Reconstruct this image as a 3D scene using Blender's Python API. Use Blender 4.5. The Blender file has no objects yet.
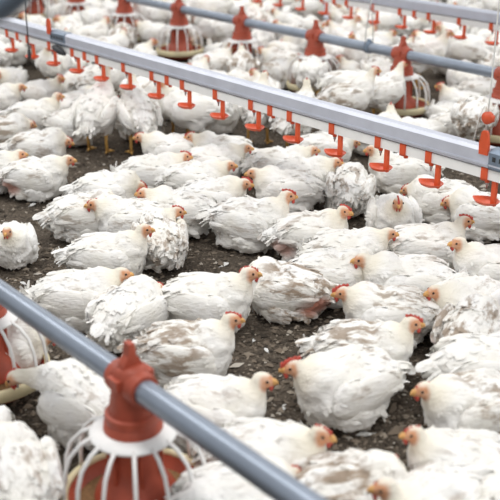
import bpy, bmesh, math, random
import numpy as np
from mathutils import Vector, Matrix

random.seed(7)
rng = np.random.default_rng(7)
scene = bpy.context.scene
COL = scene.collection

# ------------------------------------------------------------------ camera
FPX, TILT, YAW, CAM_H = 1000.0, math.radians(22.3), math.radians(39.8), 1.55
cam_data = bpy.data.cameras.new('camera')
cam_data.sensor_width = 36.0
cam_data.lens = 36.0 * FPX / 500.0
cam_data.clip_start = 0.05
cam_data.dof.use_dof = True
cam_data.dof.focus_distance = 3.75
cam_data.dof.aperture_fstop = 2.9
cam = bpy.data.objects.new('camera', cam_data)
COL.objects.link(cam)
cam.location = (0, 0, CAM_H)
cam.rotation_euler = (math.pi / 2 - TILT, 0, -YAW)
scene.camera = cam

# ------------------------------------------------------------------ light
world = bpy.data.worlds.new('world')
scene.world = world
world.use_nodes = True
bg = world.node_tree.nodes['Background']
bg.inputs['Color'].default_value = (0.985, 0.99, 1.0, 1)
bg.inputs['Strength'].default_value = 0.36


def strip_light(x, y, z, w, l, power):
    ld = bpy.data.lights.new('ceiling_strip_light', 'AREA')
    ld.shape = 'RECTANGLE'
    ld.size, ld.size_y = w, l
    ld.energy = power
    ld.color = (1.0, 0.98, 0.95)
    o = bpy.data.objects.new('ceiling_strip_light', ld)
    COL.objects.link(o)
    o.location = (x, y, z)
    return o


# two rows of strip lights under the ceiling of the shed, along the lines
strip_light(1.2, 5.0, 3.2, 0.7, 16.0, 118)
strip_light(5.6, 5.0, 3.2, 0.7, 16.0, 118)

vs = scene.view_settings
vs.view_transform = 'Standard'
vs.look = 'None'
vs.gamma = 1.0
vs.use_curve_mapping = False
vs.exposure = 0.80

# ------------------------------------------------------------------ geometry of the view, used to measure places on the ground
ROT = np.array(cam.rotation_euler.to_matrix())


def at(u, v, z):
    """point at height z seen at pixel (u, v) of the 500 px photograph"""
    d = ROT @ np.array([(u - 250) / FPX, -(v - 250) / FPX, -1.0])
    t = (z - CAM_H) / d[2]
    return np.array([d[0] * t, d[1] * t, z])


def pix(p):
    q = ROT.T @ (np.array(p, float) - np.array([0, 0, CAM_H]))
    return 250 + FPX * q[0] / -q[2], 250 - FPX * q[1] / -q[2]


def y_at(u, x, z):
    """distance along a line at lateral x, height z, where it passes picture column u"""
    lo, hi = 0.3, 20.0
    for _ in range(50):
        m_ = (lo + hi) / 2
        lo, hi = (m_, hi) if pix((x, m_, z))[0] > u else (lo, m_)
    return lo


# ------------------------------------------------------------------ materials
def new_mat(name):
    m = bpy.data.materials.new(name)
    m.use_nodes = True
    nt = m.node_tree
    return m, nt, nt.nodes['Principled BSDF']


def N(nt, t, **kw):
    n = nt.nodes.new(t)
    for k, v in kw.items():
        setattr(n, k, v)
    return n


def mix_rgb(nt, fac, a, b, blend='MIX'):
    n = nt.nodes.new('ShaderNodeMix')
    n.data_type = 'RGBA'
    n.blend_type = blend
    for sock, val in ((n.inputs[0], fac), (n.inputs[6], a), (n.inputs[7], b)):
        if hasattr(val, 'is_output') or isinstance(val, bpy.types.NodeSocket):
            nt.links.new(val, sock)
        elif isinstance(val, (int, float)):
            sock.default_value = val
        else:
            sock.default_value = (*val, 1)
    return n.outputs[2]


def math_n(nt, op, a, b=None, clamp=False):
    n = nt.nodes.new('ShaderNodeMath')
    n.operation = op
    n.use_clamp = clamp
    for i, val in enumerate((a, b)):
        if val is None:
            continue
        if isinstance(val, bpy.types.NodeSocket):
            nt.links.new(val, n.inputs[i])
        else:
            n.inputs[i].default_value = val
    return n.outputs[0]


def ramp(nt, src, p0, p1):
    n = nt.nodes.new('ShaderNodeMapRange')
    n.inputs[1].default_value = p0
    n.inputs[2].default_value = p1
    nt.links.new(src, n.inputs[0])
    return n.outputs[0]


def noise(nt, vec, scale, detail=3.0, rough=0.55):
    n = nt.nodes.new('ShaderNodeTexNoise')
    n.inputs['Scale'].default_value = scale
    n.inputs['Detail'].default_value = detail
    n.inputs['Roughness'].default_value = rough
    if vec is not None:
        nt.links.new(vec, n.inputs['Vector'])
    return n.outputs['Fac']


def simple_mat(name, col, rough=0.5, metal=0.0, var=0.12, scale=30.0, bump=0.0, spec=0.5):
    m, nt, b = new_mat(name)
    tc = N(nt, 'ShaderNodeTexCoord')
    nz = noise(nt, tc.outputs['Object'], scale, 4)
    c2 = tuple(max(0, c * (1 - 2.2 * var)) for c in col)
    c = mix_rgb(nt, ramp(nt, nz, 0.35, 0.7), col, c2)
    nt.links.new(c, b.inputs['Base Color'])
    b.inputs['Roughness'].default_value = rough
    b.inputs['Metallic'].default_value = metal
    b.inputs['Specular IOR Level'].default_value = spec
    if bump:
        bp = N(nt, 'ShaderNodeBump')
        bp.inputs['Strength'].default_value = bump
        bp.inputs['Distance'].default_value = 0.002
        nt.links.new(nz, bp.inputs['Height'])
        nt.links.new(bp.outputs[0], b.inputs['Normal'])
    return m


def plumage_mat():
    m, nt, b = new_mat('white_plumage')
    tc = N(nt, 'ShaderNodeTexCoord')
    oi = N(nt, 'ShaderNodeObjectInfo')
    off = N(nt, 'ShaderNodeVectorMath', operation='SCALE')
    comb = N(nt, 'ShaderNodeCombineXYZ')
    nt.links.new(oi.outputs['Random'], comb.inputs[0])
    nt.links.new(oi.outputs['Random'], comb.inputs[1])
    nt.links.new(comb.outputs[0], off.inputs[0])
    off.inputs['Scale'].default_value = 37.0
    add = N(nt, 'ShaderNodeVectorMath', operation='ADD')
    nt.links.new(tc.outputs['Object'], add.inputs[0])
    nt.links.new(off.outputs[0], add.inputs[1])
    vec = add.outputs[0]
    zone = N(nt, 'ShaderNodeAttribute', attribute_name='zone')
    sep = N(nt, 'ShaderNodeSeparateColor')
    nt.links.new(zone.outputs['Color'], sep.inputs[0])
    stain = N(nt, 'ShaderNodeAttribute', attribute_type='OBJECT', attribute_name='stain')
    raw = N(nt, 'ShaderNodeAttribute', attribute_type='OBJECT', attribute_name='raw')
    rawzone = N(nt, 'ShaderNodeAttribute', attribute_name='raw_zone')
    soft = noise(nt, vec, 9, 3)
    base = mix_rgb(nt, ramp(nt, soft, 0.35, 0.75), (0.93, 0.925, 0.91), (0.86, 0.84, 0.775))
    base = mix_rgb(nt, math_n(nt, 'MULTIPLY', sep.outputs[2], 0.42), base, (0.80, 0.70, 0.47))
    # streaks of dirt, stronger where the bird carries a stain
    st = N(nt, 'ShaderNodeMapping')
    st.inputs['Scale'].default_value = (0.45, 1.3, 1.3)
    nt.links.new(vec, st.inputs[0])
    dn = noise(nt, st.outputs[0], 17, 5, 0.65)
    lo = math_n(nt, 'SUBTRACT', 0.605, math_n(nt, 'MULTIPLY', math_n(nt, 'MULTIPLY', stain.outputs['Fac'], sep.outputs[1]), 0.155))
    f = math_n(nt, 'MULTIPLY', math_n(nt, 'SUBTRACT', dn, lo), 10.0, True)
    f = math_n(nt, 'MULTIPLY', f, math_n(nt, 'ADD', math_n(nt, 'MULTIPLY', stain.outputs['Fac'], 0.5), 0.36), True)
    f = math_n(nt, 'MULTIPLY', f, sep.outputs[1], True)
    base = mix_rgb(nt, f, base, (0.27, 0.185, 0.115))
    # bare pink skin on the flank of a few birds
    rf = math_n(nt, 'MULTIPLY', math_n(nt, 'MULTIPLY', raw.outputs['Fac'], rawzone.outputs['Fac']), ramp(nt, soft, 0.2, 0.5), True)
    base = mix_rgb(nt, rf, base, (0.62, 0.27, 0.2))
    # bare face
    fn = noise(nt, vec, 60, 2)
    ff = math_n(nt, 'MULTIPLY', sep.outputs[0], math_n(nt, 'ADD', fn, 0.45), True)
    base = mix_rgb(nt, ff, base, (0.68, 0.33, 0.18))
    nt.links.new(base, b.inputs['Base Color'])
    b.inputs['Roughness'].default_value = 0.85
    b.inputs['Specular IOR Level'].default_value = 0.15
    b.inputs['Sheen Weight'].default_value = 0.15
    bp = N(nt, 'ShaderNodeBump')
    bp.inputs['Strength'].default_value = 0.75
    bp.inputs['Distance'].default_value = 0.007
    fine = N(nt, 'ShaderNodeMapping')
    fine.inputs['Scale'].default_value = (0.4, 1.2, 1.2)
    nt.links.new(vec, fine.inputs[0])
    nt.links.new(noise(nt, fine.outputs[0], 75, 4), bp.inputs['Height'])
    nt.links.new(bp.outputs[0], b.inputs['Normal'])
    return m


def litter_mat():
    m, nt, b = new_mat('dark_litter')
    tc = N(nt, 'ShaderNodeTexCoord')
    v = tc.outputs['Object']
    a = noise(nt, v, 6, 4)
    c = mix_rgb(nt, ramp(nt, a, 0.3, 0.7), (0.085, 0.069, 0.055), (0.155, 0.126, 0.098))
    d = noise(nt, v, 110, 4, 0.7)
    c = mix_rgb(nt, ramp(nt, d, 0.52, 0.74), c, (0.33, 0.28, 0.22))
    e = noise(nt, v, 60, 3, 0.6)
    c = mix_rgb(nt, ramp(nt, e, 0.5, 0.3), c, (0.035, 0.028, 0.023))
    nt.links.new(c, b.inputs['Base Color'])
    b.inputs['Roughness'].default_value = 0.95
    b.inputs['Specular IOR Level'].default_value = 0.2
    bp = N(nt, 'ShaderNodeBump')
    bp.inputs['Strength'].default_value = 1.0
    bp.inputs['Distance'].default_value = 0.012
    nt.links.new(d, bp.inputs['Height'])
    nt.links.new(bp.outputs[0], b.inputs['Normal'])
    return m


def crumb_mat():
    m, nt, b = new_mat('litter_crumbs')
    g = N(nt, 'ShaderNodeNewGeometry')
    cr = N(nt, 'ShaderNodeValToRGB')
    e = cr.color_ramp.elements
    e[0].position, e[0].color = 0.0, (0.05, 0.04, 0.03, 1)
    e[1].position, e[1].color = 1.0, (0.55, 0.51, 0.45, 1)
    for p, c in ((0.4, (0.12, 0.095, 0.072)), (0.75, (0.23, 0.185, 0.14)), (0.93, (0.35, 0.30, 0.24))):
        x = e.new(p)
        x.color = (*c, 1)
    nt.links.new(g.outputs['Random Per Island'], cr.inputs[0])
    nt.links.new(cr.outputs[0], b.inputs['Base Color'])
    b.inputs['Roughness'].default_value = 0.9
    return m


MAT = {
    'plumage': plumage_mat(),
    'comb': simple_mat('comb_red', (0.62, 0.085, 0.06), 0.55, var=0.2, scale=80),
    'beak': simple_mat('beak_horn', (0.80, 0.44, 0.15), 0.45, var=0.15, scale=60),
    'eye': simple_mat('eye_dark', (0.03, 0.018, 0.012), 0.15, var=0.0),
    'leg': simple_mat('leg_scales', (0.78, 0.45, 0.13), 0.6, var=0.2, scale=90, bump=0.5),
    'litter': litter_mat(),
    'crumb': crumb_mat(),
    'orange': simple_mat('orange_plastic', (0.72, 0.10, 0.03), 0.42, var=0.1, scale=18),
    'orange_dull': simple_mat('dusty_orange_plastic', (0.46, 0.085, 0.043), 0.5, var=0.16, scale=14),
    'white_plastic': simple_mat('white_plastic', (0.86, 0.86, 0.85), 0.45, var=0.04, scale=12),
    'pan': simple_mat('cream_plastic', (0.80, 0.71, 0.46), 0.5, var=0.08, scale=16),
    'pipe': simple_mat('grey_pipe', (0.285, 0.33, 0.40), 0.34, metal=0.55, var=0.06, scale=10),
    'rail': simple_mat('aluminium_rail', (0.60, 0.63, 0.72), 0.36, metal=0.35, var=0.05, scale=10),
    'bracket': simple_mat('blue_grey_bracket', (0.22, 0.28, 0.36), 0.4, metal=0.5, var=0.08),
    'dark': simple_mat('dark_rubber', (0.03, 0.032, 0.036), 0.5, var=0.05),
    'steel': simple_mat('steel', (0.45, 0.46, 0.47), 0.3, metal=0.9, var=0.1),
    'cord': simple_mat('pale_cord', (0.75, 0.75, 0.72), 0.7, var=0.05),
    'feed': simple_mat('feed_mash', (0.33, 0.185, 0.08), 0.95, var=0.25, scale=120, bump=1.0),
    'down': simple_mat('down_white', (0.86, 0.86, 0.84), 0.9, var=0.06, scale=60),
}


# ------------------------------------------------------------------ mesh helpers
class MB:
    """collects shapes into one mesh"""

    def __init__(self):
        self.v, self.f, self.n = [], [], 0

    def add(self, verts, faces):
        self.v.append(np.asarray(verts, float))
        self.f += [tuple(i + self.n for i in f) for f in faces]
        self.n += len(verts)
        return self

    def box(self, c, s, M=None):
        x, y, z = (k / 2 for k in s)
        v = np.array([[a, b, d] for a in (-x, x) for b in (-y, y) for d in (-z, z)])
        if M is not None:
            v = v @ np.array(M).T
        return self.add(v + np.array(c), [(0, 1, 3, 2), (4, 6, 7, 5), (0, 4, 5, 1), (2, 3, 7, 6), (0, 2, 6, 4), (1, 5, 7, 3)])

    def tube(self, pts, rad, seg=10, cap=True):
        pts = [np.array(p, float) for p in pts]
        rad = [rad] * len(pts) if np.isscalar(rad) else list(rad)
        vs_, fs = [], []
        prev = None
        for i, p in enumerate(pts):
            d = pts[min(i + 1, len(pts) - 1)] - pts[max(i - 1, 0)]
            d = d / (np.linalg.norm(d) + 1e-9)
            if prev is None:
                a = np.cross(d, [0, 0, 1.0])
                if np.linalg.norm(a) < 1e-3:
                    a = np.cross(d, [0, 1.0, 0])
            else:
                a = prev - d * (prev @ d)
            a = a / np.linalg.norm(a)
            prev = a
            b_ = np.cross(d, a)
            for k in range(seg):
                t = 2 * math.pi * k / seg
                vs_.append(p + rad[i] * (math.cos(t) * a + math.sin(t) * b_))
        for i in range(len(pts) - 1):
            for k in range(seg):
                k2 = (k + 1) % seg
                fs.append((i * seg + k, i * seg + k2, (i + 1) * seg + k2, (i + 1) * seg + k))
        if cap:
            fs.append(tuple(range(seg))[::-1])
            fs.append(tuple((len(pts) - 1) * seg + k for k in range(seg)))
        return self.add(vs_, fs)

    def lathe(self, prof, c=(0, 0, 0), seg=32, closed=False):
        """profile of (radius, height) turned about the vertical"""
        vs_, fs = [], []
        for r, z in prof:
            for k in range(seg):
                t = 2 * math.pi * k / seg
                vs_.append((c[0] + r * math.cos(t), c[1] + r * math.sin(t), c[2] + z))
        n = len(prof)
        for i in range(n if closed else n - 1):
            j = (i + 1) % n
            for k in range(seg):
                k2 = (k + 1) % seg
                fs.append((i * seg + k, i * seg + k2, j * seg + k2, j * seg + k))
        return self.add(vs_, fs)

    def prism(self, poly, axis, t0, t1):
        """polygon (two coordinates) extruded along an axis from t0 to t1"""
        n = len(poly)
        vs_ = []
        for t in (t0, t1):
            for a, b in poly:
                vs_.append({'x': (t, a, b), 'y': (a, t, b), 'z': (a, b, t)}[axis])
        fs = [tuple(range(n))[::-1], tuple(range(n, 2 * n))]
        fs += [(i, (i + 1) % n, n + (i + 1) % n, n + i) for i in range(n)]
        return self.add(vs_, fs)

    def ball(self, c, r, M=None, sub=2):
        v, f = ICO[sub]
        w = v * np.array(r)
        if M is not None:
            w = w @ np.array(M).T
        return self.add(w + np.array(c), f)

    def arrays(self):
        return np.concatenate(self.v), self.f

    def mesh(self, name, mats, smooth=True):
        v, f = self.arrays()
        me = bpy.data.meshes.new(name)
        me.from_pydata(v.tolist(), [], f)
        bm = bmesh.new()
        bm.from_mesh(me)
        bmesh.ops.recalc_face_normals(bm, faces=bm.faces)
        bm.to_mesh(me)
        bm.free()
        for m in (mats if isinstance(mats, (list, tuple)) else [mats]):
            me.materials.append(m)
        if smooth:
            me.shade_smooth()
        return me


def _ico(s):
    bm = bmesh.new()
    bmesh.ops.create_icosphere(bm, subdivisions=s, radius=1)
    v = np.array([x.co[:] for x in bm.verts])
    f = [tuple(x.index for x in fc.verts) for fc in bm.faces]
    bm.free()
    return v, f


ICO = {s: _ico(s) for s in (1, 2, 3)}


def link(name, data, parent=None, loc=None):
    o = bpy.data.objects.new(name, data)
    COL.objects.link(o)
    if parent is not None:
        o.parent = parent
    if loc is not None:
        o.location = loc
    return o


def thing(name, label, cat, loc=(0, 0, 0), rz=0.0, group=None, scale=1.0):
    o = link(name, None)
    o.empty_display_size = 0.05
    o.location = loc
    o.rotation_euler = (0, 0, rz)
    o.scale = (scale,) * 3
    tag(o, label, cat, group)
    return o


def tag(o, label, cat, group=None):
    o['label'] = label
    o['category'] = cat
    if group:
        o['group'] = group


def edge_split_smooth(me, deg=40):
    try:
        me.set_sharp_from_angle(angle=math.radians(deg))
    except Exception:
        pass


# ------------------------------------------------------------------ floor of litter
def lattice_noise(x, y, scale, seed):
    r = np.random.default_rng(seed)
    tab = r.random((257, 257))
    xs, ys = x * scale + 61.3, y * scale + 47.7
    xi, yi = np.floor(xs).astype(int), np.floor(ys).astype(int)
    fx, fy = xs - xi, ys - yi
    fx, fy = fx * fx * (3 - 2 * fx), fy * fy * (3 - 2 * fy)
    g = lambda a, b: tab[a % 257, b % 257]
    return (g(xi, yi) * (1 - fx) * (1 - fy) + g(xi + 1, yi) * fx * (1 - fy) + g(xi, yi + 1) * (1 - fx) * fy + g(xi + 1, yi + 1) * fx * fy)


def ground_z(x, y):
    x, y = np.asarray(x, float), np.asarray(y, float)
    return (0.010 * (lattice_noise(x, y, 5, 1) - 0.5) + 0.010 * (lattice_noise(x, y, 16, 2) - 0.5)
            + 0.008 * (lattice_noise(x, y, 45, 3) - 0.5)) - 0.006


gx = np.unique(np.concatenate([np.arange(-12, 0.2, 0.5), np.arange(0.2, 4.4, 0.0175), np.arange(4.4, 9, 0.08), np.arange(9, 26.1, 0.5)]).round(4))
gy = np.unique(np.concatenate([np.arange(-12, 0.6, 0.5), np.arange(0.6, 5.6, 0.0175), np.arange(5.6, 11, 0.08), np.arange(11, 28.1, 0.5)]).round(4))
GX, GY = np.meshgrid(gx, gy, indexing='ij')
V = np.stack([GX, GY, ground_z(GX, GY)], -1).reshape(-1, 3)
nx, ny = len(gx), len(gy)
I, J = np.meshgrid(np.arange(nx - 1), np.arange(ny - 1), indexing='ij')
q = (I * ny + J).ravel()
F = np.stack([q, q + ny, q + ny + 1, q + 1], -1)
me = bpy.data.meshes.new('floor')
me.vertices.add(len(V))
me.vertices.foreach_set('co', V.ravel())
me.loops.add(F.size)
me.loops.foreach_set('vertex_index', F.ravel())
me.polygons.add(len(F))
me.polygons.foreach_set('loop_start', np.arange(0, F.size, 4))
me.update(calc_edges=True)
me.validate()
me.materials.append(MAT['litter'])
me.shade_smooth()
floor = link('floor', me)
floor['kind'] = 'structure'
floor['label'] = 'dark brown crumbly litter covering the shed floor'

# ------------------------------------------------------------------ feeder and drinker lines
PIPE_Z = 0.375


def feed_pipe(p, y0, y1, label):
    mb = MB()
    n = 24
    mb.tube([(p[0], y0 + (y1 - y0) * i / n, PIPE_Z) for i in range(n + 1)], 0.030, 20)
    o = link('feed_pipe', mb.mesh('feed_pipe', MAT['pipe']))
    edge_split_smooth(o.data)
    tag(o, label, 'pipe', 'feed pipes above the litter')
    return o


def build_feeder_meshes():
    P = {}
    # hood that clips over the pipe, with the tall fin on top (pipe runs along y)
    mb = MB()
    mb.lathe([(0.0, 0.050), (0.024, 0.048), (0.038, 0.040), (0.044, 0.020), (0.046, -0.005), (0.050, -0.03), (0.055, -0.06), (0.058, -0.085)], (0, 0, PIPE_Z), 28)
    mb.lathe([(0.058, -0.072), (0.066, -0.076), (0.068, -0.088), (0.066, -0.098), (0.070, -0.102), (0.072, -0.122), (0.066, -0.128)], (0, 0, PIPE_Z), 28)
    for s in (-1, 1):                                   # cheeks around the pipe
        mb.tube([(0, s * 0.028, PIPE_Z), (0, s * 0.058, PIPE_Z)], [0.043, 0.039], 20)
        mb.box((s * 0.044, 0, PIPE_Z + 0.012), (0.018, 0.040, 0.026))
    P['hood'] = mb.mesh('hood', MAT['orange_dull'])
    edge_split_smooth(P['hood'], 45)
    mb = MB()
    prof = [(-0.034, 0.03), (-0.024, 0.055), (-0.011, 0.075), (-0.008, 0.105), (0.008, 0.105), (0.011, 0.075), (0.024, 0.055), (0.034, 0.03)]
    mb.prism([(a, PIPE_Z + b) for a, b in prof], 'y', -0.012, 0.012)
    P['fin'] = mb.mesh('fin', MAT['orange_dull'], False)
    # white grill ring
    mb = MB()
    mb.lathe([(0.070, 0.0), (0.072, 0.006), (0.100, 0.0), (0.106, -0.006), (0.104, -0.012), (0.07, -0.008)], (0, 0, 0.25), 40, True)
    P['grill_ring'] = mb.mesh('grill_ring', MAT['white_plastic'])
    edge_split_smooth(P['grill_ring'], 50)
    # one spoke of the grill, to be turned about the axis
    mb = MB()
    mb.tube([(0.098, 0, 0.247), (0.128, 0, 0.232), (0.156, 0, 0.202), (0.170, 0, 0.160), (0.175, 0, 0.115), (0.177, 0, 0.078)], 0.0052, 8)
    P['spoke'] = mb.mesh('spoke', MAT['white_plastic'])
    # inner drop tube and cone
    mb = MB()
    mb.lathe([(0.056, 0.25), (0.058, 0.17), (0.062, 0.130), (0.085, 0.105), (0.100, 0.078), (0.103, 0.066), (0.097, 0.062)], (0, 0, 0), 36)
    for k in range(6):
        t = k * math.pi / 3 + 0.2
        M = Matrix.Rotation(t, 3, 'Z')
        mb.box((0.064 * math.cos(t), 0.064 * math.sin(t), 0.18), (0.012, 0.008, 0.12), M)
    P['cone'] = mb.mesh('cone', MAT['orange_dull'])
    edge_split_smooth(P['cone'], 45)
    # pan: shallow dish with a rolled cream rim
    mb = MB()
    mb.lathe([(0.168, 0.074), (0.150, 0.038), (0.110, 0.022), (0.0, 0.020), (0.0, 0.008), (0.115, 0.010), (0.158, 0.030), (0.176, 0.060)], (0, 0, 0), 44)
    P['pan'] = mb.mesh('pan', MAT['orange_dull'])
    edge_split_smooth(P['pan'], 60)
    mb = MB()
    mb.lathe([(0.166, 0.074), (0.168, 0.082), (0.176, 0.085), (0.184, 0.080), (0.185, 0.060), (0.180, 0.046), (0.174, 0.046), (0.172, 0.062)], (0, 0, 0), 44, True)
    P['rim'] = mb.mesh('rim', MAT['pan'])
    edge_split_smooth(P['rim'], 60)
    mb = MB()
    mb.lathe([(0.095, 0.066), (0.12, 0.050), (0.148, 0.042), (0.156, 0.040), (0.14, 0.030), (0.0, 0.024)], (0, 0, 0), 36)
    P['feed'] = mb.mesh('feed', MAT['feed'])
    return P


FP = build_feeder_meshes()


def pan_feeder(x, y, label, turn=0.0, group='pan feeders on the feed pipes'):
    t = thing('pan_feeder', label, 'feeder', (x, y, 0), 0, group)
    hood = link('hood', FP['hood'], t)
    link('fin', FP['fin'], hood)
    ring = link('grill_ring', FP['grill_ring'], t)
    for k in range(14):
        s = link('spoke', FP['spoke'], ring)
        s.rotation_euler = (0, 0, turn + k * 2 * math.pi / 14)
    link('cone', FP['cone'], t)
    pan = link('pan', FP['pan'], t)
    rim = link('rim', FP['rim'], pan)
    rim['label'] = 'cream rim of the feeder pan'
    link('feed', FP['feed'], pan)
    return t


NEAR_X = at(165, 406, PIPE_Z)[0]
FAR_X = at(316, 36.5, PIPE_Z)[0]
feed_pipe((NEAR_X,), -1.5, 12.0, 'thick grey feed pipe crossing the blurred lower left foreground')
feed_pipe((FAR_X,), -1.0, 16.0, 'grey feed pipe across the back, beyond the metal drinker rail')
ny0 = y_at(131, NEAR_X, PIPE_Z)
pan_feeder(NEAR_X, ny0, 'big blurred orange pan feeder with white grill in the foreground', 0.1)
pan_feeder(NEAR_X, ny0 + 0.80, 'pan feeder with cream rim cut by the left edge, chicken eating from it', 0.25)
fy0 = y_at(402.5, FAR_X, PIPE_Z)
far_labels = {
    -1: 'orange pan feeder at the right edge behind the drinker rail hanger',
    0: 'orange pan feeder with a chicken at its pan, second from the right edge',
    1: 'orange pan feeder on the back pipe just left of the dark pipe clamp',
    2: 'orange pan feeder at the middle of the back pipe, fourth from the right edge',
    3: 'orange pan feeder on the back pipe with its cream rim showing above the rail',
    4: 'orange pan feeder on the back pipe cut off by the top edge of the picture',
    5: 'orange pan feeder low at the top edge, second from the left',
    6: 'pan feeder with cream rim in the top left corner beside the black wire',
}
FEEDER_POS = [(NEAR_X, ny0), (NEAR_X, ny0 + 0.80)]
for k in range(-1, 7):
    pan_feeder(FAR_X, fy0 + 0.75 * k, far_labels[k], 0.13 * k)
    FEEDER_POS.append((FAR_X, fy0 + 0.75 * k))

# wire and clamp that hold up the back pipe
cp = at(359, 49, PIPE_Z)
t = thing('pipe_hanger', 'dark pipe clamp with twin wires holding up the back feed pipe', 'hanger', (FAR_X, cp[1], 0))
mb = MB()
mb.lathe([(0.031, -0.016), (0.037, -0.016), (0.037, 0.016), (0.031, 0.016)], (0, 0, 0), 20, True)
mb.box((0, 0.04, 0.0), (0.016, 0.02, 0.026))
v, f = mb.arrays()
mb = MB().add(v[:, [0, 2, 1]] * np.array([1, 1, 1]) + np.array([0, 0, PIPE_Z]), f)
link('clamp', mb.mesh('clamp', MAT['bracket']), t)
for s in (-1, 1):
    mb = MB()
    mb.tube([(s * 0.034, 0, PIPE_Z + 0.015), (s * 0.032, 0, PIPE_Z + 0.10), (s * 0.012, 0, PIPE_Z + 0.20), (0, 0, PIPE_Z + 0.30)], 0.0028, 6)
    link('wire', mb.mesh('wire', MAT['steel']), t)
mb = MB()
mb.tube([(0, 0, PIPE_Z + 0.29), (0, 0, 3.2)], 0.003, 6)
link('wire', mb.mesh('wire', MAT['steel']), t)

# pale tube hanging far back
pt = at(326, 20, 0.25)
mb = MB()
mb.tube([(0, 0, 0), (0, 0, 0.03), (0, 0, 0.031), (0, 0, 2.9)], [0.022, 0.022, 0.016, 0.016], 10)
o = link('hanging_tube', mb.mesh('hanging_tube', MAT['rail']))
o.location = tuple(pt)
tag(o, 'pale grey tube hanging down at the top edge, right of centre', 'tube')

# ---- drinker line
CUP_Z = 0.385
DR = at(300, 143, CUP_Z)
DX = DR[0]
D_SP = 0.25
dy_k10 = DR[1]
drink_y = [dy_k10 + (10 - k) * D_SP for k in range(-2, 18)]     # k counted from the left of the picture
RAIL_B, RAIL_T = 0.517, 0.583


def build_drinker_meshes():
    P = {}
    # saddle clip around the square water pipe; pipe runs along y, camera on the -x side
    mb = MB()
    mb.box((-0.0205, 0, 0.4925), (0.006, 0.026, 0.045))
    mb.box((0.0205, 0, 0.4925), (0.006, 0.026, 0.045))
    mb.box((0, 0, 0.472), (0.047, 0.026, 0.006))
    mb.box((0, 0, 0.513), (0.047, 0.026, 0.004))
    mb.tube([(0, 0, 0.47), (0, 0, 0.457)], 0.0085, 10)
    P['saddle_clip'] = mb.mesh('saddle_clip', MAT['orange'], False)
    mb = MB()
    mb.tube([(0, 0, 0.459), (0, 0, 0.447), (0, 0, 0.4465), (0, 0, 0.437)], [0.0055, 0.0055, 0.0028, 0.0026], 8)
    P['nipple'] = mb.mesh('nipple', MAT['steel'])
    # arm and leaf-shaped drip cup, cup points along +y (away to the left)
    mb = MB()
    mb.box((-0.004, -0.036, 0.428), (0.012, 0.018, 0.092))
    mb.box((-0.002, -0.030, 0.474), (0.012, 0.030, 0.008))
    n = 20
    outer, inner = [], []
    for k in range(n):
        t_ = 2 * math.pi * k / n
        y = math.cos(t_) * 0.054
        w = math.sin(t_) * 0.041 * (1.0 if y < 0 else 1 - 0.55 * (y / 0.052) ** 2)
        outer.append((w, y))
    rings = [(1.0, CUP_Z + 0.010), (0.94, CUP_Z + 0.010), (0.74, CUP_Z + 0.001), (0.02, CUP_Z - 0.003)]
    bot = [(0.02, CUP_Z - 0.008), (0.45, CUP_Z - 0.007), (0.85, CUP_Z + 0.001), (1.0, CUP_Z + 0.016)]
    vs_ = []
    for s, z in rings + bot[:3]:
        vs_ += [(a * s, b * s, z) for a, b in outer]
    fs = []
    m_ = len(rings) + 3
    for i in range(m_):
        j = (i + 1) % m_
        for k in range(n):
            k2 = (k + 1) % n
            fs.append((i * n + k, i * n + k2, j * n + k2, j * n + k))
    mb.add(vs_, fs)
    P['drip_cup'] = mb.mesh('drip_cup', MAT['orange'])
    edge_split_smooth(P['drip_cup'], 40)
    return P


DP = build_drinker_meshes()


def rail_profile():
    # hollow anti-roost rail: sloping shoulders over a flat front face
    return [(-0.024, RAIL_B), (-0.026, RAIL_B + 0.004), (-0.026, RAIL_T - 0.012), (-0.017, RAIL_T), (0.017, RAIL_T), (0.026, RAIL_T - 0.012), (0.026, RAIL_B + 0.004), (0.024, RAIL_B)]


def drinker_line(x, ys, y0, y1, label, joints, extra=True):
    t = thing('drinker_line', label, 'drinker line', (x, 0, 0))
    ys_ = sorted([y0] + [j for j in joints if y0 < j < y1] + [y1])
    for a, b in zip(ys_[:-1], ys_[1:]):
        mb = MB()
        mb.prism(rail_profile(), 'y', a + 0.0015, b - 0.0015)
        me_ = mb.mesh('rail', MAT['rail'], False)
        r = link('rail', me_, t)
        mb = MB()                                       # raised lip along the front face
        mb.box((-0.0275, (a + b) / 2, RAIL_B + 0.012), (0.003, b - a - 0.004, 0.006))
        link('rail_lip', mb.mesh('rail_lip', MAT['rail'], False), r)
    mb = MB()
    mb.box((0, (y0 + y1) / 2, 0.492), (0.035, y1 - y0, 0.036))
    link('water_pipe', mb.mesh('water_pipe', MAT['white_plastic'], False), t)
    for i, y in enumerate(ys):
        c = link('saddle_clip', DP['saddle_clip'], t, (0, y + 0.047, 0))
        link('nipple', DP['nipple'], c)
        link('drip_cup', DP['drip_cup'], t, (0, y, 0)).location = (0, y + 0.047, 0)
        if extra and i % 3 == 2:
            e = link('saddle_clip', DP['saddle_clip'], t, (0, y - 0.08, 0))
    return t


JR = at(486, 160, 0.55)[1]
JL = at(57, 36, 0.55)[1]
drinker_line(DX, drink_y, -1.0, 13.0, 'long aluminium drinker rail with white pipe and orange drip cups', [JR, JL])

D2X = at(450, 10, 0.55)[0]
d2 = [at(u_, 18, CUP_Z)[1] for u_ in (0,)]
y_ = at(470, 18, CUP_Z)[1]
ds = [y_ + 0.25 * k for k in range(-4, 12)][::-1]
drinker_line(D2X, ds, 0.0, 16.0, 'farthest drinker rail with orange cups, blurred at the top right', [])


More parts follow.
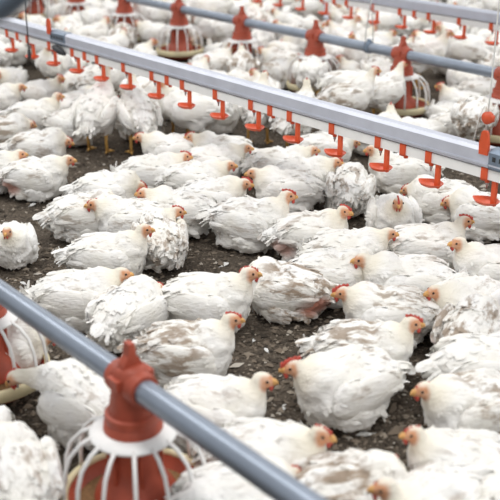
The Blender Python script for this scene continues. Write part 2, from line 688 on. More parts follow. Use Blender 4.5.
# joint sleeve with square holes, hanger and cord
def rail_joint(y, label, grey):
    t = thing('rail_joint', label, 'bracket', (DX, y, 0), 0, 'joint sleeves of the drinker rail')
    mb = MB()
    out = [(a * 1.10, RAIL_B + (b - RAIL_B) * 1.05 - 0.001) for a, b in rail_profile()]
    mb.prism(out, 'y', -0.16, 0.0)
    link('sleeve', mb.mesh('sleeve', MAT['bracket'], False), t)
    for k in range(5):
        mb = MB()
        mb.box((-0.0292, -0.022 - k * 0.028, RAIL_B + 0.036), (0.002, 0.013, 0.016))
        link('slot', mb.mesh('slot', MAT['dark'], False), t)
    return t


rail_joint(JR + 0.0, 'blue-grey slotted joint sleeve at the right end of the drinker rail', True)
rail_joint(JL + 0.02, 'dark grey joint sleeve near the left end of the drinker rail', True)


def rail_hanger(y, label, pulley):
    t = thing('rail_hanger', label, 'hanger', (DX, y, 0), 0, 'cord hangers of the drinker rail')
    mb = MB()
    prof = [(-0.018, RAIL_T - 0.022), (-0.020, RAIL_T + 0.015), (-0.013, RAIL_T + 0.055), (-0.006, RAIL_T + 0.062), (0.006, RAIL_T + 0.062), (0.013, RAIL_T + 0.055), (0.020, RAIL_T + 0.015), (0.018, RAIL_T - 0.022)]
    mb.prism(prof, 'x', -0.032, -0.022)
    link('hook', mb.mesh('hook', MAT['orange'], False), t)
    mb = MB()
    mb.tube([(-0.027, 0, RAIL_T + 0.055), (-0.02, 0, RAIL_T + 0.2), (-0.01, 0.0, 3.2)], 0.0028, 6)
    link('cord', mb.mesh('cord', MAT['cord']), t)
    if pulley:
        mb = MB()
        mb.tube([(-0.030, 0.0, RAIL_T + 0.105), (-0.014, 0.0, RAIL_T + 0.105)], 0.021, 16)
        mb.box((-0.022, -0.016, RAIL_T + 0.105), (0.014, 0.016, 0.022))
        link('cord_adjuster', mb.mesh('cord_adjuster', MAT['orange']), t)
        edge_split_smooth(t.children[-1].data)
        mb = MB()
        mb.tube([(-0.028, 0.045, RAIL_T + 0.02), (-0.024, 0.035, RAIL_T + 0.10), (-0.022, 0.018, RAIL_T + 0.14)], 0.0022, 6)
        link('cord', mb.mesh('cord', MAT['cord']), t)
    return t


rail_hanger(at(481, 150, 0.58)[1], 'orange hanger with cord adjuster above the right end of the drinker rail', True)
rail_hanger(at(53, 30, 0.58)[1], 'small orange hanger hook above the left end of the drinker rail', False)

# black wire hanging in front of the left end of the rail
bw = at(35, 57, CUP_Z + 0.03)
t = thing('black_wire', 'thin black wire hanging down past the left end of the drinker rail', 'wire', (bw[0] - 0.06, bw[1] - 0.05, 0))
mb = MB()
mb.tube([(0, 0, CUP_Z + 0.05), (0, 0, 3.2)], 0.004, 6)
link('wire', mb.mesh('wire', MAT['dark']), t)
mb = MB()
mb.tube([(0, 0, CUP_Z + 0.035), (0, 0, CUP_Z + 0.05), (0, 0, CUP_Z + 0.085)], [0.010, 0.012, 0.008], 8)
link('weight', mb.mesh('weight', MAT['dark']), t)
# dark cable clip below the left joint
dc = at(65, 47, 0.50)
mb = MB()
mb.tube([(0.0, 0.05, 0.0), (-0.006, 0.02, 0.002), (-0.006, -0.03, -0.01), (0.0, -0.07, -0.02)], [0.012, 0.018, 0.02, 0.010], 10)
o = link('pipe_coupling', mb.mesh('pipe_coupling', MAT['dark']))
o.location = (DX - 0.034, dc[1], 0.497)
tag(o, 'black coupling on the white water pipe near the left rail joint', 'coupling')

# grey drop pipe, out of focus in the top left corner
a = np.array([cam.matrix_basis @ Vector(((3 - 250) / FPX * 1.45, (250 - 4) / FPX * 1.45, -1.45))]).ravel()
t = link('drop_pipe', None)
t.location = (a[0], a[1], a[2])
tag(t, 'dark grey drop pipe out of focus in the top left corner', 'pipe')
mb = MB()
mb.tube([(0.62, -0.52, 0.62), (0.05, -0.042, 0.052), (-0.004, 0.004, -0.002), (-0.05, 0.04, -0.012), (-0.5, 0.4, -0.1)], 0.024, 20)
link('hose', mb.mesh('hose', MAT['bracket']), t)

# ------------------------------------------------------------------ chickens
def frame_from(fwd):
    f_ = np.array(fwd, float)
    f_ /= np.linalg.norm(f_)
    s = np.cross([0, 0, 1.0], f_)
    s /= np.linalg.norm(s)
    u = np.cross(f_, s)
    return np.stack([f_, s, u], 1)          # columns: forward, left, up


def rot_y(a):
    c, s = math.cos(a), math.sin(a)
    return np.array([[c, 0, s], [0, 1, 0], [-s, 0, c]])


def feather_cards(P, Nn, D, L, W, lift, r, bend=0.24):
    """leaf-shaped feathers rooted at P, lying along D over normals Nn; returns verts, faces, root index"""
    n = len(P)
    S = np.cross(Nn, D)
    rows = [(0.0, 0.28, 0.0), (0.35, 0.50, 0.35), (0.75, 0.50, 0.75), (1.0, 0.24, 1.0)]
    vs_ = np.zeros((n, 12, 3))
    for i, (t_, w, h) in enumerate(rows):
        for j, s in enumerate((-1, 0, 1)):
            edge = -0.10 * W if s else 0.06 * W
            vs_[:, i * 3 + j] = P + D * (L * t_)[:, None] + S * (s * w * W)[:, None] + Nn * (lift * h + edge - 0.001 - (L * t_) ** 2 / bend)[:, None]
    quads = np.array([[i * 3 + j, i * 3 + j + 1, (i + 1) * 3 + j + 1, (i + 1) * 3 + j] for i in range(3) for j in range(2)])
    fs = (quads[None] + (np.arange(n) * 12)[:, None, None]).reshape(-1, 4)
    return vs_.reshape(-1, 3), fs, np.repeat(np.arange(n), 12)


def sample_surface(v, tri, n, r):
    a, b, c = v[tri[:, 0]], v[tri[:, 1]], v[tri[:, 2]]
    nr = np.cross(b - a, c - a)
    ar = np.linalg.norm(nr, axis=1)
    k = r.choice(len(tri), n, p=ar / ar.sum())
    s, t_ = r.random(n), r.random(n)
    m = s + t_ > 1
    s[m], t_[m] = 1 - s[m], 1 - t_[m]
    p = a[k] + (b[k] - a[k]) * s[:, None] + (c[k] - a[k]) * t_[:, None]
    return p, nr[k] / ar[k][:, None]


def remeshed(mb, voxel, smooth):
    v, f = mb.arrays()
    me_ = bpy.data.meshes.new('tmp')
    me_.from_pydata(v.tolist(), [], f)
    o = bpy.data.objects.new('tmp', me_)
    COL.objects.link(o)
    m1 = o.modifiers.new('r', 'REMESH')
    m1.mode = 'VOXEL'
    m1.voxel_size = voxel
    m2 = o.modifiers.new('s', 'SMOOTH')
    m2.factor = 0.5
    m2.iterations = smooth
    dg = bpy.context.evaluated_depsgraph_get()
    ev = o.evaluated_get(dg)
    em = ev.to_mesh()
    em.calc_loop_triangles()
    n = len(em.vertices)
    vv = np.zeros(n * 3)
    em.vertices.foreach_get('co', vv)
    faces = [tuple(p.vertices) for p in em.polygons]
    tri = np.zeros(len(em.loop_triangles) * 3, int)
    em.loop_triangles.foreach_get('vertices', tri)
    ev.to_mesh_clear()
    bpy.data.objects.remove(o)
    bpy.data.meshes.remove(me_)
    return vv.reshape(-1, 3), faces, tri.reshape(-1, 3)


def smoothstep(a, b, x):
    t_ = np.clip((x - a) / (b - a), 0, 1)
    return t_ * t_ * (3 - 2 * t_)


def chicken_parts(pose, neck, yaw, seed, fine=True):
    """numpy parts of a white broiler facing +x, on z = 0.
    pose: sit / stand; neck: up, mid, low, tall, peck; yaw: head turn (degrees, + left)"""
    r = np.random.default_rng(seed * 131 + 7)
    mb = MB()
    j = lambda s: 1 + r.uniform(-s, s)
    fat = j(0.05)
    if pose == 'sit':
        lift, pitch = 0.0, 0.04
    else:
        lift, pitch = 0.125, (-0.32 if neck == 'tall' else (0.12 if neck == 'peck' else -0.12))
    C0 = np.array([0, 0, 0.11])
    R = rot_y(pitch)

    def T(p):
        return (R @ (np.array(p, float) - C0)) + C0 + np.array([0, 0, lift])

    E = lambda c, rad, M=None: mb.ball(T(c), rad, R if M is None else R @ M, 3 if fine else 2)
    E((-0.005, 0, 0.112), (0.150, 0.114 * fat, 0.108))
    E((0.075, 0, 0.106), (0.086, 0.106 * fat, 0.098))
    E((-0.095, 0, 0.112), (0.082, 0.086, 0.080))
    E((-0.160, 0, 0.122), (0.045, 0.042, 0.028), rot_y(0.25))
    if pose == 'sit':
        E((0.0, 0, 0.048), (0.145, 0.118 * fat, 0.056))
        for s in (-1, 1):
            E((0.015, s * 0.082, 0.058), (0.080, 0.045, 0.055))
    else:
        for s in (-1, 1):
            E((-0.01, s * 0.062, 0.055), (0.060, 0.042, 0.065))
            mb.tube([T((-0.01, s * 0.06, 0.03)), (-0.005, s * 0.058, lift - 0.012)], [0.036, 0.017], 10)
    # neck from the breast to the head
    ya = math.radians(yaw)
    cy, sy = math.cos(ya), math.sin(ya)
    if pose == 'sit':
        root = np.array([0.088, 0, 0.150])
        reach = {'up': (0.060, 0.246), 'mid': (0.076, 0.212), 'low': (0.072, 0.158), 'reach': (0.165, 0.170)}[neck]
        base = np.array([0.102, 0, 0])
        hc = base + np.array([cy * reach[0], sy * (reach[0] + 0.012), reach[1]])
        hpitch = {'up': -0.08, 'mid': -0.15, 'low': -0.45, 'reach': -0.7}[neck]
    else:
        root = T((0.105, 0, 0.145))
        if neck == 'tall':
            hc = root + np.array([0.070 + 0.02 * cy, 0.03 * sy, 0.165])
            hpitch = 0.35
        elif neck == 'peck':
            hc = root + np.array([0.165 * max(cy, 0.4), 0.10 * sy, -0.105])
            hpitch = -0.85
        else:
            hc = root + np.array([0.055 + 0.03 * cy, 0.045 * sy, 0.125])
            hpitch = -0.1
    fw = np.array([cy * math.cos(hpitch), sy * math.cos(hpitch), math.sin(hpitch)])
    H = frame_from(fw)
    back = hc - fw * 0.012 - H[:, 2] * 0.008
    mid = (root + back) / 2 + np.array([0.028 if neck != 'peck' else 0.02, 0, 0.0 if neck in ('up', 'tall') else 0.012])
    K = 9
    for i in range(K):
        t_ = i / (K - 1)
        p = (1 - t_) ** 2 * root + 2 * t_ * (1 - t_) * mid + t_ ** 2 * back
        rad = 0.066 * (1 - t_) ** 1.9 + 0.0255
        mb.ball(p, (rad,) * 3, None, 2)
    mb.ball(hc, (0.036, 0.0255, 0.0275), H, 2)
    mb.ball(hc + H @ np.array([0.016, 0, -0.004]), (0.025, 0.020, 0.021), H, 2)
    body_v, body_f, tri = remeshed(mb, 0.0085 if fine else 0.016, 3 if fine else 2)
    # soft lumps of plumage
    nrm_ = np.zeros_like(body_v)
    fn_ = np.cross(body_v[tri[:, 1]] - body_v[tri[:, 0]], body_v[tri[:, 2]] - body_v[tri[:, 0]])
    for k in range(3):
        np.add.at(nrm_, tri[:, k], fn_)
    nrm_ /= np.linalg.norm(nrm_, axis=1)[:, None] + 1e-12
    lump = np.zeros(len(body_v))
    for k in range(14):
        w_ = r.normal(0, 1, 3)
        w_ *= r.uniform(70, 190) / np.linalg.norm(w_)
        lump += np.sin(body_v @ w_ + r.uniform(0, 6.28)) / 14 ** 0.5
    away = smoothstep(0.045, 0.10, np.linalg.norm(body_v - hc, axis=1))
    body_v = body_v + nrm_ * (lump * 0.0042 * away)[:, None]
    if pose == 'sit':
        body_v[:, 2] = np.maximum(body_v[:, 2], -0.004)

    # ---- feathers lying over the body
    nf = 620 if fine else 120
    p, nrm = sample_surface(body_v, tri, nf * 2, r)
    dh = np.linalg.norm(p - hc, axis=1)
    ok = (nrm[:, 2] > -0.55) & (dh > 0.05) & (p[:, 2] > 0.012 + lift * 0.8)
    p, nrm, dh = p[ok][:nf], nrm[ok][:nf], dh[ok][:nf]

    def flow(p, nrm, dh):
        w = smoothstep(0.17, 0.06, dh)[:, None]             # neck: hang down
        neckdir = np.array([-0.35, 0, -1.0]) if neck != 'peck' else np.array([-1.0, 0, 0.5])
        d = (1 - w) * np.array([-1.0, 0, -0.28]) + w * neckdir
        d = d + r.normal(0, 0.22, d.shape)
        d = d - nrm * (d * nrm).sum(1)[:, None]
        return d / (np.linalg.norm(d, axis=1)[:, None] + 1e-9)

    D = flow(p, nrm, dh)
    rear = smoothstep(0.05, -0.17, p[:, 0])
    size = (0.022 + 0.022 * rear) * (0.55 + 0.45 * smoothstep(0.05, 0.14, dh)) * r.uniform(0.75, 1.3, len(p))
    fv, ff, fr = feather_cards(p - nrm * 0.002, nrm, D, size * (1.25 if fine else 1.7), size * (0.62 if fine else 0.9), size * r.uniform(0.05, 0.24, len(p)), r)
    # rag of longer feathers at the tail end
    nt_ = 34 if fine else 14
    tp = np.stack([r.uniform(-0.185, -0.125, nt_), r.uniform(-0.05, 0.05, nt_), r.uniform(0.09, 0.142, nt_)], 1)
    tp = np.array([T(x) for x in tp])
    td = np.stack([-np.ones(nt_), (tp[:, 1]) * 9 + r.normal(0, 0.2, nt_), r.uniform(-0.7, 0.35, nt_)], 1) @ R.T
    td /= np.linalg.norm(td, axis=1)[:, None]
    tn = np.cross(td, np.cross([0, 0, 1.0], td))
    tn /= np.linalg.norm(tn, axis=1)[:, None]
    tl = r.uniform(0.03, 0.058, nt_)
    tv, tf, tr = feather_cards(tp, tn, td, tl, tl * 0.34, tl * r.uniform(-0.1, 0.15, nt_), r)

    # ---- wings: folded, flat teardrops with rows of feathers
    wings = []
    for s in (-1, 1):
        wm = MB()
        wc = T((-0.012, s * 0.102 * fat, 0.128))
        wR = R @ np.array(Matrix.Rotation(s * 0.10, 3, 'Z')) @ rot_y(0.16)
        wm.ball(wc, (0.128, 0.026, 0.062), wR, 3 if fine else 2)
        wm.ball(wc + R @ np.array([0.06, 0, 0.012]), (0.06, 0.030, 0.055), wR, 2)
        wv, wf = wm.arrays()
        wtri = np.array(wf)
        wp, wn = sample_surface(wv, wtri, 420 if fine else 60, r)
        okw = (wn[:, 1] * s > 0.15) | (wn[:, 2] > 0.5)
        wp, wn = wp[okw][:150 if fine else 30], wn[okw][:150 if fine else 30]
        rel = (wp - wc) @ R                                    # local to the bird
        back_ = smoothstep(0.09, -0.12, rel[:, 0])
        low_ = smoothstep(0.04, -0.05, rel[:, 2])
        wd = np.stack([-np.ones(len(wp)), 0 * back_, -0.25 - 0.25 * low_ * (1 - back_) + 0.15 * back_], 1) + r.normal(0, 0.10, (len(wp), 3))
        wd = wd @ R.T
        wd = wd - wn * (wd * wn).sum(1)[:, None]
        wd /= np.linalg.norm(wd, axis=1)[:, None]
        wl = (0.026 + 0.040 * back_ * (0.5 + 0.5 * low_)) * r.uniform(0.8, 1.2, len(wp))
        cv, cf, cr_ = feather_cards(wp - wn * 0.001, wn, wd, wl * 1.2, wl * 0.42, wl * r.uniform(0.02, 0.14, len(wp)), r)
        # long flight feathers along the lower rear edge
        nq = 12 if fine else 6
        k_ = np.linspace(0, 1, nq)
        qp = np.stack([0.03 - 0.11 * k_, np.full(nq, s * 0.018), -0.030 + 0.030 * k_], 1) @ R.T + wc
        qd = np.stack([-np.ones(nq), -s * 0.25 * k_, -0.42 + 0.42 * k_], 1) + r.normal(0, 0.05, (nq, 3))
        qd = qd @ R.T
        qd /= np.linalg.norm(qd, axis=1)[:, None]
        qn = np.tile(np.array([0, s * 1.0, 0.25]), (nq, 1))
        qn = qn - qd * (qn * qd).sum(1)[:, None]
        qn /= np.linalg.norm(qn, axis=1)[:, None]
        ql = np.full(nq, 0.068) * r.uniform(0.85, 1.15, nq)
        qv, qf, qr_ = feather_cards(qp, qn, qd, ql, ql * 0.27, ql * 0.03, r)
        V_ = np.concatenate([wv, cv, qv])
        F_ = [tuple(x) for x in wf] + [tuple(x + len(wv)) for x in cf] + [tuple(x + len(wv) + len(cv)) for x in qf]
        wings.append((V_, F_))

    V_ = np.concatenate([body_v, fv, tv])
    F_ = body_f + [tuple(x + len(body_v)) for x in ff] + [tuple(x + len(body_v) + len(fv)) for x in tf]

    def zones(v):
        rel = (v - hc) @ H
        d = np.linalg.norm((v - hc - H @ np.array([0.014, 0, -0.003])) / 1.0, axis=1)
        face = smoothstep(0.043, 0.027, d) * smoothstep(-0.016, 0.004, rel[:, 0]) * smoothstep(0.025, 0.014, rel[:, 2])
        dn = np.linalg.norm(v - hc, axis=1)
        cream = smoothstep(0.12, 0.04, dn)
        loc = (v - np.array([0, 0, lift]) - C0) @ R + C0
        dirt = smoothstep(0.13, 0.02, loc[:, 0]) * 0.75 + 0.25
        dirt = dirt * smoothstep(0.05, 0.10, dn)
        rawz = smoothstep(0.085, 0.04, np.linalg.norm((loc - np.array([-0.12, 0, 0.085])) * np.array([1, 0.45, 1.2]), axis=1))
        return face, dirt, cream, rawz

    out = {'body': (V_, F_, zones(V_))}
    out['wing'] = [(w[0], w[1], zones(w[0])) for w in wings]
    # ---- head furniture
    seg = 8
    bk = MB()
    bk.tube([hc + H @ np.array(x) for x in ((0.029, 0, -0.001), (0.038, 0, 0.000), (0.0455, 0, -0.003), (0.050, 0, -0.010))], [0.0115, 0.0090, 0.0055, 0.0012], seg)
    bk.tube([hc + H @ np.array(x) for x in ((0.029, 0, -0.009), (0.038, 0, -0.010), (0.044, 0, -0.011))], [0.0080, 0.0055, 0.0015], seg)
    out['beak'] = bk.arrays()
    cb = MB()
    teeth = [(0.036, 0.004), (0.034, 0.016), (0.030, 0.021), (0.026, 0.017), (0.021, 0.030), (0.016, 0.024), (0.009, 0.036), (0.003, 0.028), (-0.006, 0.037), (-0.011, 0.028), (-0.020, 0.031), (-0.022, 0.020), (-0.012, 0.016), (0.012, 0.014)]
    n = len(teeth)
    vs_ = []
    for s, k in ((-1, 0.92), (1, 0.92)):
        vs_ += [hc + H @ np.array([a, s * 0.0045 * (1 - 0.5 * max(0, (b - 0.018) / 0.02)), b if b < 0.0201 else 0.02 + (b - 0.02) * 0.55]) for a, b in teeth]
    fs = [tuple(range(n))[::-1], tuple(range(n, 2 * n))] + [(i, (i + 1) % n, n + (i + 1) % n, n + i) for i in range(n)]
    cb.add(vs_, fs)
    out['comb'] = cb.arrays()
    wt = MB()
    for s in (-1, 1):
        wt.ball(hc + H @ np.array([0.030, s * 0.007, -0.022]), (0.0075, 0.004, 0.0125), H, 1)
    out['wattle'] = wt.arrays()
    out['eye'] = []
    for s in (-1, 1):
        e = MB()
        e.ball(hc + H @ np.array([0.017, s * 0.0225, 0.005]), (0.0056, 0.0036, 0.0056), H, 1)
        out['eye'].append(e.arrays())
    out['leg'] = []
    if pose == 'stand':
        for s in (-1, 1):
            lg = MB()
            fx_ = 0.012 * s * (1 if seed % 2 else -1)
            top, foot = np.array([-0.006, s * 0.058, lift + 0.01]), np.array([0.0 + fx_, s * 0.062, 0.012])
            lg.tube([top, (top + foot) / 2 + np.array([-0.006, 0, 0]), foot], [0.0125, 0.0095, 0.0105], 8)
            for a_, l_ in ((0.0, 0.062), (0.55, 0.052), (-0.55, 0.052), (math.pi, 0.026)):
                dd = np.array([math.cos(a_), math.sin(a_), 0])
                lg.tube([foot, foot + dd * l_ * 0.5 + np.array([0, 0, 0.0]), foot + dd * l_ + np.array([0, 0, -0.006])], [0.0095, 0.0075, 0.003], 6)
            out['leg'].append(lg.arrays())
    out['head'] = hc
    return out


def np_mesh(name, v, f, mats, zones=None, smooth=True, mat_idx=None):
    me_ = bpy.data.meshes.new(name)
    me_.from_pydata(np.asarray(v).tolist(), [], [tuple(int(i) for i in x) for x in f])
    for m in mats:
        me_.materials.append(m)
    if mat_idx is not None:
        me_.polygons.foreach_set('material_index', np.asarray(mat_idx, dtype=np.int32))
    if zones is not None:
        a_ = me_.attributes.new('zone', 'FLOAT_COLOR', 'POINT')
        n = len(zones[0])
        c = np.ones((n, 4), np.float32)
        c[:, 0], c[:, 1], c[:, 2] = zones[0], zones[1], zones[2]
        a_.data.foreach_set('color', c.ravel())
        b_ = me_.attributes.new('raw_zone', 'FLOAT', 'POINT')
        b_.data.foreach_set('value', np.asarray(zones[3], np.float32))
    if smooth:
        me_.shade_smooth()
    me_.update()
    return me_


CACHE = {}


def near_proto(pose, neck, yaw, seed):
    key = (pose, neck, yaw, seed)
    if key not in CACHE:
        P = chicken_parts(pose, neck, yaw, seed)
        hc = P['head']
        M_ = {'body': np_mesh('body', P['body'][0], P['body'][1], [MAT['plumage']], P['body'][2])}
        M_['wing'] = [np_mesh('wing', *w[:2], [MAT['plumage']], w[2]) for w in P['wing']]
        M_['beak'] = np_mesh('beak', *P['beak'], [MAT['beak']])
        M_['comb'] = np_mesh('comb', P['comb'][0] - hc, P['comb'][1], [MAT['comb']], smooth=False)
        M_['wattle'] = np_mesh('wattle', P['wattle'][0] - hc, P['wattle'][1], [MAT['comb']])
        M_['eye'] = [np_mesh('eye', *e, [MAT['eye']]) for e in P['eye']]
        M_['leg'] = [np_mesh('leg', *e, [MAT['leg']]) for e in P['leg']]
        M_['head'] = hc
        CACHE[key] = M_
    return CACHE[key]


def far_proto(pose, neck, yaw, seed, fine=False):
    key = ('far', pose, neck, yaw, seed, fine)
    if key not in CACHE:
        P = chicken_parts(pose, neck, yaw, seed, fine)
        vs_, fs, mi, zs, n = [], [], [], [], 0

        def put(v, f, m, z=None):
            nonlocal n
            vs_.append(v)
            fs.extend([tuple(int(i) + n for i in x) for x in f])
            mi.extend([m] * len(f))
            zs.append(np.stack(z if z is not None else [np.zeros(len(v))] * 4))
            n += len(v)

        put(*P['body'][:2], 0, P['body'][2])
        for w in P['wing']:
            put(*w[:2], 0, w[2])
        put(*P['comb'], 1)
        put(*P['wattle'], 1)
        put(*P['beak'], 2)
        for e in P['eye']:
            put(*e, 3)
        for e in P['leg']:
            put(*e, 4)
        CACHE[key] = np_mesh('chicken', np.concatenate(vs_), fs, [MAT[k] for k in ('plumage', 'comb', 'beak', 'eye', 'leg')], np.concatenate(zs, 1), mat_idx=mi)
    return CACHE[key]


PLACED = []          # (x, y, radius)
SC = 0.86            # overall size of a bird


def face_to_rz(face):
    """compass as seen in the picture: 0 right, 90 away, 180 left, 270 towards the viewer"""
    return math.radians(face) - YAW


def chicken_near(x, y, face, look, pose, neck, label, scale=1.0, comb=1.0, stain=0.3, raw=0.0, seed=0, leg_out=None):
    yaw = ((look - face + 180) % 360) - 180
    yaw = int(max(-150, min(150, round(yaw / 15.0) * 15)))
    M_ = near_proto(pose, neck, yaw, seed)
    t = thing('chicken', label, 'chicken', (x, y, 0), face_to_rz(face), 'white chickens on the litter', scale * SC)
    b = link('body', M_['body'], t)
    b['stain'], b['raw'] = float(stain), float(raw)
    for w in M_['wing']:
        o = link('wing', w, t)
        o['stain'], o['raw'] = float(stain), float(raw) * 0.5
    link('beak', M_['beak'], t)
    c = link('comb', M_['comb'], t, M_['head'])
    c.scale = (0.55 + 0.45 * comb, 1, 0.62 + 0.38 * comb)
    w = link('wattle', M_['wattle'], t, M_['head'])
    for e in M_['eye']:
        link('eye', e, t)
    for e in M_['leg']:
        link('leg', e, t)
    if leg_out is not None:
        mb = MB()
        for p0, p1 in [leg_out]:
            p0, p1 = np.array(p0), np.array(p1)
            d = p1 - p0
            mb.tube([p0, (p0 + p1) / 2, p1], [0.013, 0.010, 0.010], 8)
            a_ = math.atan2(d[1], d[0])
            for k, l_ in ((0, 0.055), (0.5, 0.048), (-0.5, 0.048)):
                mb.tube([p1, p1 + l_ * np.array([math.cos(a_ + k), math.sin(a_ + k), -0.05])], [0.008, 0.004], 6)
        link('leg', mb.mesh('leg', MAT['leg']), t)
    PLACED.append((x, y, 0.17 * scale))
    return t


#@CHICKENS@
exec_rows = []


def put(u, v, face, look, neck, label, pose='sit', **kw):
    sc = kw.get('scale', 1.0)
    p = at(u, v, (0.115 if pose == 'sit' else 0.235) * sc * SC)
    exec_rows.append([p[0], p[1], face, look, pose, neck, label, kw])


# columns: pixel of the body centre, way the body faces, way the head looks, neck, label
put(346, 385, 205, 190, 'mid', 'plump white chicken facing left with bright red comb, alone in front on bare litter', comb=1.5, stain=0.35, scale=1.05)
put(363, 352, 350, 352, 'up', 'brown-stained chicken looking right, sitting right behind the plump red-combed one', comb=1.3, stain=0.85)
put(470, 331, 60, 40, 'low', 'dirty ruffled chicken seen from behind with bare pink flank, near the right edge', stain=0.9, raw=1.0)
put(468, 307, 225, 200, 'mid', 'chicken with a brownish face looking left, at the right edge below the drinker cups', comb=0.4)
put(482, 366, 10, 0, 'low', 'chicken with upturned white tail tuft, head cut off by the right edge', stain=0.15)
put(474, 408, 195, 190, 'mid', 'chicken at right edge with brown-stained wing and orange shank showing', stain=0.8, leg_out=((0.02, 0.095, 0.022), (-0.07, 0.135, 0.016)), comb=0.6)
put(466, 470, 175, 185, 'up', 'slim-necked chicken with small red comb looking left near the bottom right', comb=0.8, scale=0.92)
put(440, 512, 215, 190, 'up', 'blurred chicken looking left in front of the slim-necked one, bottom edge', comb=0.5)
put(352, 497, 12, 60, 'low', 'blurred chicken with brown-mottled wing at the bottom edge, tail to the left', stain=1.0)
put(512, 503, 10, 0, 'low', 'round white back in the bottom right corner', stain=0.2)
put(212, 412, 352, 355, 'up', 'chicken with orange face looking right, just above the foreground pipe', comb=0.35, stain=0.3)
put(262, 468, 345, 335, 'up', 'blurred chicken with reddish face looking right, lying against the foreground pipe', comb=0.9)
put(242, 496, 20, 30, 'low', 'blurred white chicken under the foreground pipe at the bottom edge', stain=0.1)
put(186, 352, 0, 0, 'up', 'chicken with grey-brown streaked wing looking right, behind the foreground feeder', stain=0.9, comb=1.1)
put(207, 302, 352, 352, 'up', 'clean white chicken with pale face in profile, beak over open litter', comb=0.9, stain=0.2, scale=1.04)
put(128, 314, 62, 50, 'low', 'rounded white chicken with its head down, touching the foreground pipe', stain=0.15)
put(78, 297, 5, 0, 'mid', 'white chicken stretched out above the foreground pipe, head behind its neighbour', stain=0.2, comb=0.4)
put(108, 257, 0, 0, 'up', 'ragged-tailed chicken looking right beside the open litter at left', comb=0.6, stain=0.35)
put(126, 219, 182, 190, 'mid', 'chicken with red face looking left, head just above the ragged-tailed one', comb=0.8, stain=0.5)
put(93, 216, 20, 0, 'low', 'yellowish chicken dozing behind the ragged-tailed one', stain=0.5)
put(160, 240, 100, 10, 'mid', 'chicken with curled dirty rump feathers and red comb, facing away', comb=1.2, stain=0.7)
put(183, 210, 170, 185, 'mid', 'chicken looking left with outlined red comb, dark litter below its tail', comb=1.0)
put(108, 192, 0, 350, 'low', 'white chicken lying low with its tail towards the open litter at left', stain=0.2)
put(36, 177, 3, 0, 'mid', 'long chicken in profile at the left edge with bare pink rump', raw=0.8, comb=0.3, stain=0.5)
put(13, 243, 282, 262, 'up', 'chicken cut by the left edge beside open litter', comb=0.4, scale=0.84)
put(96, 113, 75, 60, 'tall', 'standing chicken seen from behind, stretching up to a drip cup, yellow feet', 'stand', stain=0.15, scale=1.06, seed=1)
put(139, 115, 110, 100, 'tall', 'standing chicken seen from behind, right of the other one drinking', 'stand', stain=0.4, scale=1.02)
put(72, 126, 330, 0, 'up', 'chicken with orange face peering right, beside the standing pair', comb=0.4, stain=0.2)
put(38, 148, 10, 350, 'low', 'greyish chicken lying behind the long one in profile at the left edge', stain=0.6)
put(34, 116, 5, 0, 'up', 'chicken with reddish face, head just behind the orange-faced one', comb=0.8)
put(2, 133, 20, 20, 'low', 'chicken with dark tail at the left edge, below the drinker cups', stain=0.8)
put(-4, 100, 0, 5, 'mid', 'chicken at the far left edge under the first drip cup, face dark orange', comb=0.5)
put(-12, 172, 0, 10, 'mid', 'chicken head poking in at the left edge behind the pink-rumped one', comb=0.3)
put(172, 152, 185, 190, 'mid', 'chicken with red face looking left, right of the standing pair', comb=1.0, stain=0.2)
put(152, 174, 5, 0, 'mid', 'chicken looking right, red comb close to the face of its neighbour', comb=1.3, stain=0.2)
put(222, 153, 170, 180, 'mid', 'chicken looking left with red comb, crowded left of the bare patch under the cups', comb=1.2)
put(214, 164, 0, 355, 'mid', 'chicken looking right in the middle of the crowd, under the ninth drip cup', comb=0.3)
put(196, 181, 355, 0, 'mid', 'chicken looking right with small pale comb, mid crowd left of centre', comb=0.3)
put(207, 201, 5, 340, 'mid', 'chicken with raised red comb looking right, behind the big ruffled one', comb=1.2, stain=0.2)
put(290, 187, 175, 188, 'mid', 'chicken looking left with orange face, upper centre of the crowd', comb=0.4)
put(250, 222, 345, 355, 'up', 'big ruffled chicken looking right with split red comb, above the open litter', comb=1.3, stain=0.3, scale=1.08)
put(283, 168, 0, 0, 'mid', 'chicken looking right with red cheeks, just below the bare patch under the rail', comb=0.7)
put(296, 178, 0, 345, 'mid', 'chicken looking right with red comb and wattles, below the eleventh drip cup', comb=1.2)
put(393, 217, 268, 268, 'up', 'chicken facing the viewer with red comb, framed by two drip cups', comb=1.2, stain=0.15)
put(310, 235, 8, 330, 'up', 'chicken with red comb and reddish rump, right of the big ruffled one', comb=1.2, raw=0.7, stain=0.4)
put(350, 190, 80, 60, 'low', 'greyish chicken facing away behind the one that faces the viewer', stain=0.6)
put(325, 150, 20, 0, 'low', 'white chicken dozing under the drinker rail right of the bare patch', stain=0.2)
put(400, 172, 175, 190, 'up', 'chicken stretching its head left to a drip cup below the rail', comb=0.5)
put(442, 200, 172, 160, 'low', 'broad white chicken lying under the two right drip cups', stain=0.5)
put(484, 214, 150, 160, 'low', 'chicken at the right edge behind the last drip cup', stain=0.4)
put(347, 254, 2, 0, 'mid', 'chicken looking right with orange beak and clean wing, right of centre', comb=0.3, stain=0.35)
put(326, 277, 350, 330, 'low', 'dozing chicken with darkened face, head bowed between its neighbours', comb=0.5, stain=0.3)
put(408, 283, 178, 185, 'mid', 'large white chicken looking left, head behind a red-combed one', comb=0.2, stain=0.35, scale=1.06)
put(388, 314, 175, 195, 'mid', 'chicken with bright red comb and wattles looking left, low behind the stained one', comb=1.4, stain=0.7)
put(425, 248, 0, 0, 'up', 'chicken with red comb looking right, right of the one facing the viewer', comb=1.3, stain=0.45)
put(494, 270, 185, 190, 'up', 'chicken with orange beak looking left at the right edge, yellow foot behind it', comb=0.3, stain=0.15, leg_out=((0.0, -0.09, 0.03), (0.07, -0.18, 0.014)))
